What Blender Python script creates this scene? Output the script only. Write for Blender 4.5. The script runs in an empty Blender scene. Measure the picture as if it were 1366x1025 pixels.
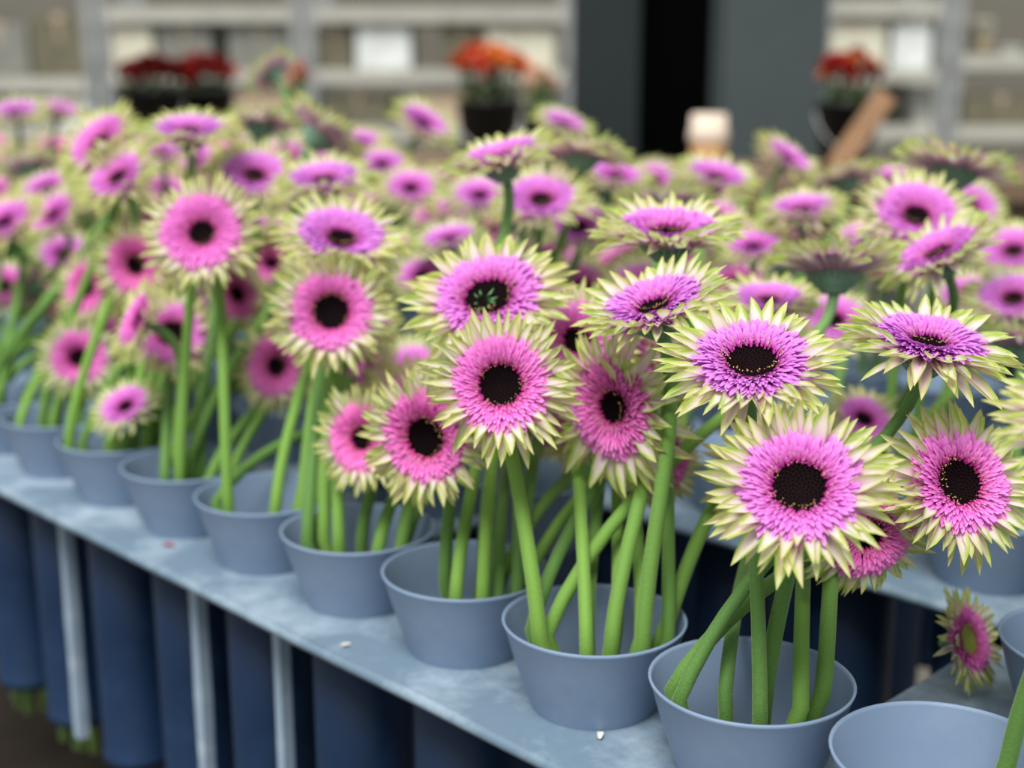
import bpy, math, random
import numpy as np
from mathutils import Vector, Matrix, noise

S = bpy.context.scene
COL = S.collection
random.seed(11)
# ------------------------------------------------------------------ camera, world, light, exposure
FPX = 1800.0                      # focal length in pixels of the 1366 x 1025 frame
RIM = 0.85                        # height of the cup rims above the floor
PLATE = RIM - 0.0477              # top of the tray plates
CAM = Vector((0.2426, -0.4912, RIM + 0.2802))
PITCH, YAW = 0.2298, 0.7722
_a = math.pi - YAW
FW = Vector((math.cos(_a) * math.cos(PITCH), math.sin(_a) * math.cos(PITCH), -math.sin(PITCH)))
RT = Vector((math.sin(_a), -math.cos(_a), 0))
UP = RT.cross(FW)
cd = bpy.data.cameras.new('camera'); cam = bpy.data.objects.new('camera', cd); COL.objects.link(cam)
cam.matrix_world = Matrix.Translation(CAM) @ Matrix((RT, UP, -FW)).transposed().to_4x4()
cd.sensor_width = 36; cd.lens = FPX / 1366 * 36; cd.clip_start = 0.02
cd.dof.use_dof = True; cd.dof.focus_distance = 0.61; cd.dof.aperture_fstop = 4.6
S.camera = cam
S.view_settings.view_transform = 'Standard'; S.view_settings.look = 'None'
S.view_settings.exposure = 0.14; S.view_settings.gamma = 1.0
S.view_settings.use_curve_mapping = False
W = bpy.data.worlds.new('overcast_sky'); S.world = W; W.use_nodes = True
bg = W.node_tree.nodes['Background']; bg.inputs[0].default_value = (0.90, 0.95, 1.0, 1); bg.inputs[1].default_value = 0.58
sd = bpy.data.lights.new('hazy_sun', 'SUN'); sd.energy = 4.3; sd.angle = math.radians(30); sd.color = (1.0, 0.985, 0.96)
sun = bpy.data.objects.new('hazy_sun', sd); COL.objects.link(sun)
sdir = Vector((0.30, -0.66, 1.30))          # towards the sun: behind the camera and high
sun.rotation_euler = sdir.to_track_quat('Z', 'Y').to_euler()

def ray(px, py):
    return FW + RT * ((px - 683) / FPX) + UP * ((512.5 - py) / FPX)
def at(px, py, z):
    return CAM + ray(px, py) * z
def project(P):
    d = P - CAM; z = d.dot(FW)
    return 683 + FPX * d.dot(RT) / z, 512.5 - FPX * d.dot(UP) / z, z
def srgb(r, g, b):
    f = lambda c: (c / 255 / 12.92) if c / 255 <= .04045 else ((c / 255 + .055) / 1.055) ** 2.4
    return (f(r), f(g), f(b), 1)

# ------------------------------------------------------------------ node material helper
class NM:
    def __init__(s, name):
        s.m = bpy.data.materials.new(name); s.m.use_nodes = True
        s.t = s.m.node_tree; s.n = s.t.nodes; s.b = s.n['Principled BSDF']; s.out = s.n['Material Output']
    def node(s, kind, **kw):
        nd = s.n.new(kind)
        for k, v in kw.items():
            if k.startswith('_'): setattr(nd, k[1:], v)
            else: nd.inputs[int(k[1:]) if k[0] == 'i' and k[1:].isdigit() else k].default_value = v
        return nd
    def link(s, a, b): s.t.links.new(a, b)
    def ramp(s, src, stops, interp='LINEAR'):
        r = s.n.new('ShaderNodeValToRGB'); r.color_ramp.interpolation = interp
        e = r.color_ramp.elements
        while len(e) < len(stops): e.new(.5)
        for k, (p, c) in enumerate(stops): e[k].position = p; e[k].color = c if len(c) == 4 else (*c, 1)
        s.link(src, r.inputs[0]); return r.outputs[0]
    def mix(s, fac, a, b, blend='MIX'):
        m = s.n.new('ShaderNodeMix'); m.data_type = 'RGBA'; m.blend_type = blend
        for sock, v in ((m.inputs[0], fac), (m.inputs[6], a), (m.inputs[7], b)):
            if hasattr(v, 'is_output'): s.link(v, sock)
            else: sock.default_value = v
        return m.outputs[2]
    def math(s, op, a, b=0.0, clamp=False):
        m = s.n.new('ShaderNodeMath'); m.operation = op; m.use_clamp = clamp
        for sock, v in ((m.inputs[0], a), (m.inputs[1], b)):
            if hasattr(v, 'is_output'): s.link(v, sock)
            else: sock.default_value = v
        return m.outputs[0]
    def noise(s, scale, detail=3, coord='Object', rough=.55):
        tc = s.n.new('ShaderNodeTexCoord'); nz = s.node('ShaderNodeTexNoise', Scale=scale, Detail=detail, Roughness=rough)
        s.link(tc.outputs[coord], nz.inputs['Vector']); return nz.outputs[0]
    def uv(s):
        u = s.n.new('ShaderNodeUVMap'); sp = s.n.new('ShaderNodeSeparateXYZ'); s.link(u.outputs[0], sp.inputs[0])
        return sp.outputs[0], sp.outputs[1]
    def objattr(s, name):
        a = s.n.new('ShaderNodeAttribute'); a.attribute_type = 'OBJECT'; a.attribute_name = name; return a.outputs['Fac']
    def rand(s):
        return s.n.new('ShaderNodeObjectInfo').outputs['Random']
    def base(s, c, rough=.6, spec=.3):
        if hasattr(c, 'is_output'): s.link(c, s.b.inputs['Base Color'])
        else: s.b.inputs['Base Color'].default_value = c
        s.b.inputs['Roughness'].default_value = rough; s.b.inputs['Specular IOR Level'].default_value = spec
        return s
    def bump(s, h, strength=.3, dist=.001):
        b = s.node('ShaderNodeBump', Strength=strength, Distance=dist); s.link(h, b.inputs['Height']); s.link(b.outputs[0], s.b.inputs['Normal'])
    def translucent(s, c, fac):
        tr = s.n.new('ShaderNodeBsdfTranslucent'); mx = s.n.new('ShaderNodeMixShader'); mx.inputs[0].default_value = fac
        if hasattr(c, 'is_output'): s.link(c, tr.inputs[0])
        else: tr.inputs[0].default_value = c
        s.link(s.b.outputs[0], mx.inputs[1]); s.link(tr.outputs[0], mx.inputs[2]); s.link(mx.outputs[0], s.out.inputs[0])

def plain(name, c, rough=.6, var=.12, scale=20, spec=.3):
    m = NM(name); n = m.noise(scale, 4)
    d = tuple(x * (1 - var) for x in c[:3]) + (1,); l = tuple(min(1, x * (1 + var)) for x in c[:3]) + (1,)
    m.base(m.ramp(n, [(.3, d), (.7, l)]), rough, spec); return m.m

def mat_petal():
    m = NM('ray_petal'); u, v = m.uv()
    e = m.math('MULTIPLY', m.math('ABSOLUTE', m.math('SUBTRACT', u, .5)), 2)          # 0 midrib .. 1 margin
    n = m.noise(3, 3, 'Generated'); rnd = m.rand()
    mid = m.ramp(v, [(.0, srgb(242, 176, 224)), (.30, srgb(250, 224, 240)), (.62, srgb(252, 240, 236)), (1.0, srgb(226, 226, 140))])
    mid = m.mix(m.math('MULTIPLY', rnd, .42), mid, m.mix(v, srgb(250, 228, 240), srgb(244, 212, 168)))
    lime = m.mix(rnd, srgb(166, 208, 58), srgb(206, 224, 104))
    k = m.math('ADD', m.math('MULTIPLY', m.math('POWER', e, 2.2), .62), m.math('MULTIPLY', m.math('POWER', v, 1.6), .62))
    k = m.math('ADD', k, m.math('MULTIPLY', m.math('SUBTRACT', n, .5), .35))
    bw = m.n.new('ShaderNodeRGBToBW'); m.link(m.ramp(k, [(.40, (0, 0, 0, 1)), (.82, (1, 1, 1, 1))]), bw.inputs[0])
    c = m.mix(bw.outputs[0], mid, lime)
    w = m.node('ShaderNodeTexWave', Scale=7.0, Distortion=1.2); uvn = m.n.new('ShaderNodeUVMap'); m.link(uvn.outputs[0], w.inputs[0])
    c = m.mix(m.math('MULTIPLY', w.outputs['Fac'], .12), c, srgb(206, 160, 160))
    m.base(c, .5, .3); m.translucent(c, .46); return m.m

def mat_floret():
    m = NM('pink_floret'); t, r = m.uv()
    hue = m.objattr('hue')  # pink to violet; on the catalogued blooms violet paints in bluish skylight
    dark = m.mix(hue, srgb(206, 40, 132), srgb(188, 50, 156)); lite = m.mix(hue, srgb(244, 98, 200), srgb(210, 110, 214))
    rim = m.mix(hue, srgb(254, 190, 236), srgb(222, 176, 236))
    c = m.mix(m.ramp(r, [(.0, (0, 0, 0, 1)), (.42, (1, 1, 1, 1))]), dark, lite)
    c = m.mix(m.ramp(t, [(.45, (0, 0, 0, 1)), (1.0, (.5, .5, .5, 1))]), c, rim)
    c = m.mix(m.ramp(t, [(.0, (.75, .75, .75, 1)), (.45, (0, 0, 0, 1))]), c, dark)
    m.base(c, .55, .25); m.translucent(c, .2); return m.m

def mat_stem():
    m = NM('gerbera_stem'); t, v = m.uv(); rnd = m.rand()
    a = m.mix(rnd, srgb(62, 108, 40), srgb(106, 150, 50)); b = m.mix(rnd, srgb(84, 128, 78), srgb(110, 148, 100))
    c = m.mix(m.ramp(v, [(.72, (0, 0, 0, 1)), (1.0, (1, 1, 1, 1))]), a, b)
    n = m.noise(900, 3); c = m.mix(m.math('MULTIPLY', n, .25), c, srgb(160, 188, 120))
    m.base(c, .65, .25); m.b.inputs['Sheen Weight'].default_value = .35; m.b.inputs['Sheen Roughness'].default_value = .4
    m.b.inputs['Sheen Tint'].default_value = srgb(225, 240, 190)
    m.bump(n, .5, .0006); return m.m

def mat_plastic(name, c, worn, amount, rough=.5):
    m = NM(name); n = m.noise(14, 6, rough=.65); n2 = m.noise(160, 3)
    f = m.math('MULTIPLY', m.ramp(n, [(.46, (0, 0, 0, 1)), (.72, (1, 1, 1, 1))]), amount)
    col = m.mix(f, c, worn); col = m.mix(m.math('MULTIPLY', n2, .10), col, worn)
    m.base(col, rough, .35); m.bump(n2, .12, .0004); return m.m

MT = dict(
    petal=mat_petal(), floret=mat_floret(), stem=mat_stem(),
    eye=plain('dark_eye', srgb(16, 3, 6), .8, .5, 900, .1), green_eye=plain('withered_eye', srgb(150, 158, 74), .8, .4, 500),
    pollen=plain('pollen', srgb(214, 176, 120), .7), calyx=plain('calyx_green', srgb(128, 160, 138), .7, .3, 300),
    sprout=plain('sprout_green', srgb(116, 176, 110), .6),
    cup=mat_plastic('cup_plastic', srgb(118, 138, 164), srgb(150, 168, 188), .35),
    sleeve=mat_plastic('sleeve_plastic', srgb(15, 40, 70), srgb(46, 76, 112), .40),
    plate=mat_plastic('plate_plastic', srgb(98, 119, 136), srgb(170, 187, 198), .8, .55),
    rib=mat_plastic('glint_pale', srgb(142, 162, 180), srgb(226, 234, 238), .9, .6),  # pale tones paint the light that reflects off the tubes
)

# ------------------------------------------------------------------ mesh helpers
class MB:
    def __init__(s): s.v = []; s.f = []; s.uv = []
    def add(s, vs, fs, uvs=None, M=None):
        o = len(s.v)
        s.v += [tuple(M @ Vector(p)) for p in vs] if M else [tuple(p) for p in vs]
        s.f += [tuple(i + o for i in f) for f in fs]
        s.uv += list(uvs) if uvs else [(0, 0)] * len(vs)
        return s
    def box(s, x0, x1, y0, y1, z0, z1, M=None):
        v = [(x, y, z) for z in (z0, z1) for y in (y0, y1) for x in (x0, x1)]
        return s.add(v, [(0, 2, 3, 1), (4, 5, 7, 6), (0, 1, 5, 4), (2, 6, 7, 3), (0, 4, 6, 2), (1, 3, 7, 5)], None, M)
    def lathe(s, prof, n=24, M=None, closed=False):
        v = []; f = []; uv = []
        for k, (r, z) in enumerate(prof):
            for i in range(n):
                a = 2 * math.pi * i / n; v.append((r * math.cos(a), r * math.sin(a), z)); uv.append((i / n, k / max(1, len(prof) - 1)))
        m = len(prof)
        for k in range(m if closed else m - 1):
            for i in range(n):
                j = (i + 1) % n; k2 = (k + 1) % m
                f.append((k * n + i, k * n + j, k2 * n + j, k2 * n + i))
        return s.add(v, f, uv, M)
    def tube(s, pts, rads, n=8, vv=None):
        pts = [Vector(p) for p in pts]; v = []; f = []; uv = []
        t = (pts[1] - pts[0]).normalized(); side = t.orthogonal().normalized()
        for k, p in enumerate(pts):
            t = (pts[min(k + 1, len(pts) - 1)] - pts[max(k - 1, 0)]).normalized()
            side = (side - t * side.dot(t)).normalized(); b = t.cross(side)
            for i in range(n):
                a = 2 * math.pi * i / n
                v.append(p + (side * math.cos(a) + b * math.sin(a)) * rads[k]); uv.append((i / n, vv[k] if vv else k / (len(pts) - 1)))
            if k:
                for i in range(n):
                    j = (i + 1) % n; f.append(((k - 1) * n + i, (k - 1) * n + j, k * n + j, k * n + i))
        f.append(tuple(range(n))[::-1]); f.append(tuple((len(pts) - 1) * n + i for i in range(n)))
        return s.add(v, f, uv)
    def mesh(s, name, mat, smooth=True):
        me = bpy.data.meshes.new(name); me.from_pydata(s.v, [], s.f)
        ul = me.uv_layers.new(name='UVMap')
        flat = []
        for l in me.loops: flat += s.uv[l.vertex_index]
        ul.data.foreach_set('uv', flat)
        if smooth: me.polygons.foreach_set('use_smooth', [True] * len(me.polygons))
        me.materials.append(mat); me.update(); return me

def ob(name, me, parent=None, M=None):
    o = bpy.data.objects.new(name, me); COL.objects.link(o); o.parent = parent
    if M is not None: o.matrix_basis = M
    return o
def empty(name, M):
    o = bpy.data.objects.new(name, None); o.empty_display_size = .02; COL.objects.link(o)
    o.matrix_basis = M if isinstance(M, Matrix) else Matrix.Translation(M); return o
def tag(o, label, cat, group=None, kind=None):
    o['label'] = label; o['category'] = cat
    if group: o['group'] = group
    if kind: o['kind'] = kind
    return o
def struct(o, label, cat):
    o['label'] = label; o['category'] = cat; o['kind'] = 'structure'; return o
T = Matrix.Translation
def RX(a): return Matrix.Rotation(a, 4, 'X')
def RY(a): return Matrix.Rotation(a, 4, 'Y')
def RZ(a): return Matrix.Rotation(a, 4, 'Z')
def SC(x, y, z): return Matrix.Diagonal((x, y, z, 1))
GOLD = math.pi * (3 - 5 ** .5)

# ------------------------------------------------------------------ the setting: floor and back wall of the market hall
# camera-yaw frame of the hall: hx to the right, hy away from the viewer, on the floor below the camera
HF = Matrix((Vector((RT.x, RT.y, 0)), Vector((FW.x, FW.y, 0)).normalized(), Vector((0, 0, 1)))).transposed().to_4x4()
HALL = T((CAM.x, CAM.y, 0)) @ HF
mconc = plain('concrete', srgb(92, 88, 80), .85, .25, 3)
b = MB(); b.box(-9, 9, -5, 8.2, -.05, 0)
struct(ob('floor', b.mesh('floor', mconc, False), None, HALL), 'dark grey concrete hall floor under the trays', 'floor')
b = MB(); b.box(-9, 9, 8.2, 8.35, 0, 3.2)
struct(ob('wall_back', b.mesh('wall_back', plain('pale_wall', srgb(112, 108, 98), .8, .1, 2), False), None, HALL), 'pale grey back wall of the hall', 'wall')

# ------------------------------------------------------------------ trays, cups
RC, RB, TUBE = .0485, .0315, .271
PITCHX, ROWY = .1, .16
def row_off(j): return -.003 if j % 2 else -.04 * (j > 0)
def cup_pos(j, n): return Vector((-PITCHX * n + row_off(j), ROWY * j, RIM))
X0, X1 = -2.05, .30
def make_tray(j, label, xlo=X0, xhi=X1, blank=0):
    t = empty('cup_tray', Vector(((X0 + X1) / 2, ROWY * j, PLATE)))
    tag(t, label, 'tray', 'plastic cup trays in rows')
    off = Vector(((X0 + X1) / 2, ROWY * j, PLATE)); E = .0614
    b = MB(); ang = sorted([2 * math.pi * i / 24 for i in range(24)] + [math.atan2(sy * E, sx * .05) % (2 * math.pi) for sx in (-1, 1) for sy in (-1, 1)]); nseg = len(ang)
    xs = [x for x in (cup_pos(j, k).x for k in range(-3, 21)) if xlo - .001 < x - .05 and x + .05 < xhi + .001]
    for x in xs:                        # one cell with a round hole, top and underside
        for top in (1, 0):
            z = 0 if top else -.004
            v = []; f = []
            for a in ang:
                c, s_ = math.cos(a), math.sin(a); k = max(abs(c) / .05, abs(s_) / E)
                v.append((x - off.x + (RB + .0008) * c, (RB + .0008) * s_, z)); v.append((x - off.x + c / k, s_ / k, z))
            for i in range(nseg):
                q = (i + 1) % nseg; fc = (2 * i, 2 * i + 1, 2 * q + 1, 2 * q)
                f.append(fc if top else fc[::-1])
            b.add(v, f)
    # rolled front and back lips
    xa = min(xs) - .05; xb = max(xs) + .05
    if blank: b.box(xa - blank - off.x, xa - off.x, -E, E, -.004, 0); xa -= blank          # end flange without a hole
    ob('plate', b.mesh('tray_plate', MT['plate'], False), t)
    for s_ in (-1, 1):
        b = MB(); pts = []
        for k in range(41):
            xx = xa + (xb - xa) * k / 40 - off.x
            pts.append((xx, s_ * (E - .001), -.0035 + .0012 * noise.noise(Vector((xx * 9, j, 3)))))
        b.tube(pts, [.0038] * 41, 8); ob('rolled_lip', b.mesh('lip', MT['plate']), t)
    return t
TRAY_L = ['grey plastic cup tray along the front edge', 'second plastic cup tray, behind the front row of cups', 'third plastic cup tray, under the middle of the crowd',
          'fourth plastic cup tray behind the middle blooms', 'rearmost plastic cup tray']
trays = [make_tray(0, TRAY_L[0])]
make_tray(1, 'short piece of the second tray at right, with the fallen bloom on it', -.06, X1, .038)
make_tray(1, TRAY_L[1], X0, -.38)
for j in range(2, 5): trays.append(make_tray(j, TRAY_L[j]))
glint_x = [(-.754, .020), (-.554, .020), (-.452, .016)]
for x, w in glint_x:                      # added pale strips: light reflecting off some front tubes, put into colour
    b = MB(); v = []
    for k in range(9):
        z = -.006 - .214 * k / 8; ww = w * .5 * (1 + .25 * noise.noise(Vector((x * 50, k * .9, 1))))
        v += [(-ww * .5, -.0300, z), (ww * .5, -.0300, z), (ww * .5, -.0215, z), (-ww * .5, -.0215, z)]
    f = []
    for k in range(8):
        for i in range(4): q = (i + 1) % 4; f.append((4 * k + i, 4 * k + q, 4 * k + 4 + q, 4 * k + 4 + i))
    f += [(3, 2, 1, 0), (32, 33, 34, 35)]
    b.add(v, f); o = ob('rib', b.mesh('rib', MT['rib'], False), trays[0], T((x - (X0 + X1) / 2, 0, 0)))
    o['label'] = 'pale vertical strip painted for light reflecting off the tube'

def cup_meshes():
    b = MB(); H = RIM - PLATE; w = .0013
    b.lathe([(RB, -.004), (RB + .0012, 0), (.0372, .012), (.0428, .029), (.0466, .0425), (RC - .0006, H - .0016), (RC, H), (RC - w, H + .0004), (RC - w * 1.4, H - .0015),
             (.0466 - w, .0425), (.0428 - w, .029), (.0372 - w, .012), (RB + .0012 - w, 0), (RB - w, -.004)], 64, None, True)
    cup = b.mesh('cup', MT['cup'])
    b = MB(); D = -(TUBE - H)
    b.lathe([(RB, -.0045), (RB - .0006, D * .5), (RB - .0016, D * .96), (RB - .0004, D * .97), (RB - .0004, D), (RB - .003, D), (RB - .0024, D * .5), (RB - .0015, -.0045)], 40, None, True)
    return cup, b.mesh('sleeve', MT['sleeve'])
CUPM, SLEEVEM = cup_meshes()
CUP_L = {(0, -1): 'front-row cup cut off at the lower right corner', (0, 0): 'nearly empty grey-blue cup at the lower right, one stem in it', (0, 1): 'front grey-blue cup full of stems under the largest bloom',
         (0, 2): 'front cup left of the one under the largest bloom', (0, 3): 'front cup below the left-turned bloom, fourth from the right',
         (0, 4): 'front cup with few stems, fifth from the right', (0, 5): 'front cup between two pale painted glints, sixth from the right', (0, 6): 'front cup below the lowest hanging bloom, on its right',
         (0, 7): 'front cup touched by the drooping left-hand bloom', (0, 8): 'blurred front cup below the small round left bloom', (0, 9): 'leftmost front cup, cut by the left edge'}
ORD = 'first second third fourth fifth sixth seventh eighth ninth tenth eleventh twelfth thirteenth fourteenth fifteenth sixteenth seventeenth eighteenth nineteenth twentieth'.split()
cups = {}
def make_cup(j, n):
    c = empty('flower_cup', cup_pos(j, n) - Vector((0, 0, RIM - PLATE)))
    ob('cup', CUPM, c); s_ = ob('sleeve', SLEEVEM, c); s_['label'] = 'dark blue tube hanging below the tray'
    tag(c, CUP_L.get((j, n)) or 'grey-blue cup in the %s tray, %s from the right' % (ORD[j], ORD[n + 2]), 'cup', 'flower cups in the front tray' if j == 0 else 'flower cups in the rear trays')
    cups[(j, n)] = c
for n in range(-1, 10): make_cup(0, n)

# ------------------------------------------------------------------ gerbera meshes (unit radius, axis +Z)
def petal_geo(b, M, L, Wd, fold, curve, seed):
    rr = random.Random(seed)
    ts = (0, .32, .58, .82, 1.0); ws = (.62, .96, 1.0, .60, .0); us = (-1, -.55, 0, .55, 1)
    v = []; uv = []; f = []; lean = rr.uniform(-.06, .06)
    for k, t in enumerate(ts[:-1]):
        for u in us:
            w = ws[k] * Wd
            v.append((t * L, u * w * (1 - .12 * fold) + lean * t * t * L, fold * abs(u) ** 1.6 * w * .9 - .05 * Wd * (1 - abs(u)) + curve * t * t * L)); uv.append((u * .5 + .5, t))
    v.append((L, lean * L, curve * L)); uv.append((.5, 1.0))
    for k in range(3):
        for i in range(4): a = k * 5 + i; f.append((a, a + 5, a + 6, a + 1)[::-1] if False else (a, a + 5, a + 6, a + 1))
    for i in range(4): f.append((15 + i, 20, 16 + i))
    f = [q[::-1] for q in f]
    b.add(v, f, uv, M)
PETALS = []
for k in range(8):
    b = MB(); r_ = random.Random(k)
    petal_geo(b, None, 1, .112 * r_.uniform(.85, 1.2), r_.uniform(.5, 1.25), r_.uniform(-.12, .10), k)
    PETALS.append(b.mesh('petal', MT['petal']))

def floret_surface(r): return .03 + .075 * math.exp(-((r - .40) / .15) ** 2)
def make_inner(seed, N=520, ri=.285):
    rr = random.Random(seed); b = MB()
    for i in range(N):
        q = (i + .5) / N; r = math.sqrt(ri ** 2 + (.52 ** 2 - ri ** 2) * q); th = i * GOLD + rr.uniform(-.05, .05)
        L = (.075 + .085 * min(1, (r - ri) / .15)) * rr.uniform(.8, 1.2); w = .031 * rr.uniform(.85, 1.15) * (.62 + .6 * q) * (1 if N > 300 else 1.4)
        el = math.radians(44 - 37 * q) + rr.uniform(-.14, .14)
        M = RZ(th) @ T((r - .04, 0, floret_surface(r) - .03)) @ RY(-el) @ RX(rr.uniform(-.35, .35))
        v = []; uv = []; rv = (r - ri) / (.52 - ri)
        for t, wk, zz in ((0, .55, 0), (.6, 1.0, .06), (1.0, .62, -.03)):
            for u in (-1, 0, 1):
                v.append((L * t + (L * .14 if (t == 1.0 and u == 0) else 0), u * w * wk, abs(u) * w * .5 + zz * L)); uv.append((t, rv))
        b.add(v, [(a + 1, a + 4, a + 3, a) for a in (0, 3)] + [(a + 2, a + 5, a + 4, a + 1) for a in (0, 3)], uv, M)
    # receptacle below the florets
    b.lathe([(ri - .02, .0), (ri + .03, .025), (.36, .035), (.40, .03), (.43, .01)], 32)
    for k in range(len(b.uv) - 160, len(b.uv)): b.uv[k] = (0, .1)
    return b.mesh('inner_florets', MT['floret'])
INNER = [make_inner(s_) for s_ in range(4)]
INNER_SM = [make_inner(s_ + 20, 520, .215) for s_ in range(4)]
INNER_LO = [make_inner(s_ + 40, 280, .215) for s_ in range(3)]
def make_eye(mat, seed=3):
    rr = random.Random(seed); b = MB()
    b.lathe([(.001, -.02), (.10, -.015), (.20, .01), (.30, .04)], 28)
    for i in range(170):
        r = .30 * math.sqrt((i + .5) / 170); th = i * GOLD; h = .035 + .03 * (r / .30); z = -.02 + .07 * (r / .30) ** 2
        M = RZ(th) @ T((r, 0, z)) @ RY(-.3 * rr.random()); w = .010
        b.add([(w, w, 0), (-w, w, 0), (-w, -w, 0), (w, -w, 0), (0, 0, h)], [(0, 1, 4), (1, 2, 4), (2, 3, 4), (3, 0, 4)], None, M)
    return b.mesh('eye', mat)
EYE = make_eye(MT['eye']); EYE_G = make_eye(MT['green_eye'])
def make_pollen(seed):
    rr = random.Random(seed); b = MB()
    for i in range(90):
        r = rr.uniform(.22, .325); th = rr.uniform(0, 6.283); w = rr.uniform(.004, .008)
        M = T((r * math.cos(th), r * math.sin(th), .05 + .10 * (r / .30) ** 2 + rr.uniform(-.01, .02))) @ RX(rr.uniform(-1, 1)) @ RY(rr.uniform(-1, 1))
        b.add([(w, 0, 0), (-w, 0, 0), (0, w, 0), (0, -w, 0), (0, 0, w * 2.4), (0, 0, -w)], [(0, 2, 4), (2, 1, 4), (1, 3, 4), (3, 0, 4), (2, 0, 5), (1, 2, 5), (3, 1, 5), (0, 3, 5)], None, M)
    return b.mesh('pollen', MT['pollen'])
POLLEN = [make_pollen(1), make_pollen(2)]
def make_calyx():
    b = MB(); b.lathe([(.07, -.36), (.12, -.34), (.21, -.27), (.28, -.18), (.325, -.10), (.335, -.04), (.26, -.02)], 30)
    for lay, (cnt, z0, r0, L) in enumerate(((20, -.31, .13, .32), (22, -.23, .22, .27))):
        for i in range(cnt):
            th = 2 * math.pi * (i + .5 * lay) / cnt
            M = RZ(th) @ T((r0, 0, z0)) @ RY(-math.radians(54)) @ T((0, 0, -.02)); w = .032
            v = [(0, -w, 0), (0, w, 0), (L * .6, w * .8, -.03), (L * .6, -w * .8, -.03), (L, 0, -.03), (L * .6, 0, -.065), (0, 0, -.035)]
            b.add(v, [(6, 0, 3, 5), (1, 6, 5, 2), (3, 4, 5), (5, 4, 2)], None, M)
    return b.mesh('calyx', MT['calyx'])
CALYX = make_calyx()
def make_sprout():
    b = MB(); rr = random.Random(5)
    for i in range(9):
        th = i * GOLD; M = T((-.06 + .05 * math.cos(th), -.04 + .05 * math.sin(th), .02)) @ RZ(th) @ RY(-rr.uniform(.5, 1.3)); w = .02; L = rr.uniform(.14, .24)
        b.add([(0, -w, 0), (0, w, 0), (L, 0, .02), (L * .5, 0, -.02)], [(0, 1, 2), (0, 2, 3), (1, 3, 2), (0, 3, 1)], None, M)
    return b.mesh('sprout', MT['sprout'])
SPROUT = make_sprout()

def petal_mats(rr, N, droop, long_, up=0):
    """local matrices of the ray petals of one head of unit radius: three overlapping whorls"""
    out = []
    for cnt, r0, L, el, z0 in ((31, .31, .71, 6 + up, -.075), (30, .38, .60, 16 + up, -.04), (25, .40, .49, 27 + up, -.01)):
        ph = rr.uniform(0, 6.28)
        for i in range(cnt):
            th = ph + 2 * math.pi * i / cnt + rr.uniform(-.07, .07)
            e = math.radians(el + rr.uniform(-13, 13)); LL = L * rr.uniform(.85, 1.1)
            if droop:
                d = N.to_3x3() @ Vector((math.cos(th), math.sin(th), 0)); k = max(0, -d.dot(UP))
                e -= math.radians(droop) * k; LL *= 1 + long_ * k
            out.append((T((0, 0, z0)) @ RZ(th) @ T((r0, 0, 0)), e, RX(rr.uniform(-.4, .4)) @ SC(LL, LL * rr.uniform(.85, 1.15) * .62 / L, LL), rr.randrange(len(PETALS))))
    return out
def ring_mesh(seed, petals=None):
    rr = random.Random(seed); b = MB()
    for A, e, B, k in petals or petal_mats(rr, Matrix.Identity(4), 0, 0):
        M = A @ RY(-e) @ B; me = PETALS[k]; b.add([v.co for v in me.vertices], [tuple(p.vertices) for p in me.polygons], UVP[k], M)
    return b.mesh('petal_ring', MT['petal'])
UVP = []
for me in PETALS:
    d = [None] * len(me.vertices)
    for l in me.loops: d[l.vertex_index] = tuple(me.uv_layers[0].data[l.index].uv)
    UVP.append(d)
RINGS = [ring_mesh(s_) for s_ in range(6)]
FLOWER_R = .0425

def stem_curve(base, rim, tipP, N, rr, neck=None):
    """up the narrow sleeve, over the flared rim, then a bend at the neck"""
    dist = (tipP - rim).length; d0 = ((tipP - rim).normalized() * .55 + Vector((0, 0, .45))).normalized()
    P = [rim, rim + d0 * dist * .42, tipP - N * min(.045, dist * .36), tipP]
    m = 16
    if neck is None: pts = [base, base.lerp(rim, .4), base.lerp(rim, .75)]
    else: pts = [base, Vector((neck.x, neck.y, PLATE - .05)), Vector((neck.x, neck.y, PLATE + .001)), Vector((neck.x + (rim.x - neck.x) * .6, neck.y + (rim.y - neck.y) * .6, PLATE + .027))]
    for k in range(m + 1):
        t = k / m; pts.append(P[0] * (1 - t) ** 3 + P[1] * 3 * t * (1 - t) ** 2 + P[2] * 3 * t * t * (1 - t) + P[3] * t ** 3)
    return pts

def part_petals(pm, HW, own):
    """petals that would run through a neighbour bend out of its way; where there is no room they are missing"""
    nb = [h for h in heads if h is not own and (h['P'] - own['P']).length < .12]
    def free(M):
        W_ = HW @ M; q = np.array([tuple(W_ @ Vector((t, u * .11, 0))) for t in (.25, .5, .75, 1.0) for u in (-1, 1)])
        if any(in_head(q, h) for h in nb): return False
        return not any(i_ != own['id'] and d_ < .0050 for p in q[::2] for co, ix, d_ in STEMKD.find_range(p, .0050) for i_ in (STEMID[ix],))
    out = []
    for A, e, B, k in pm:
        for dl in (0, 18, -18, 36, -36, 55):
            if free(A @ RY(-e - math.radians(dl)) @ B): out.append((A, e + math.radians(dl), B, k)); break
    return out

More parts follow.
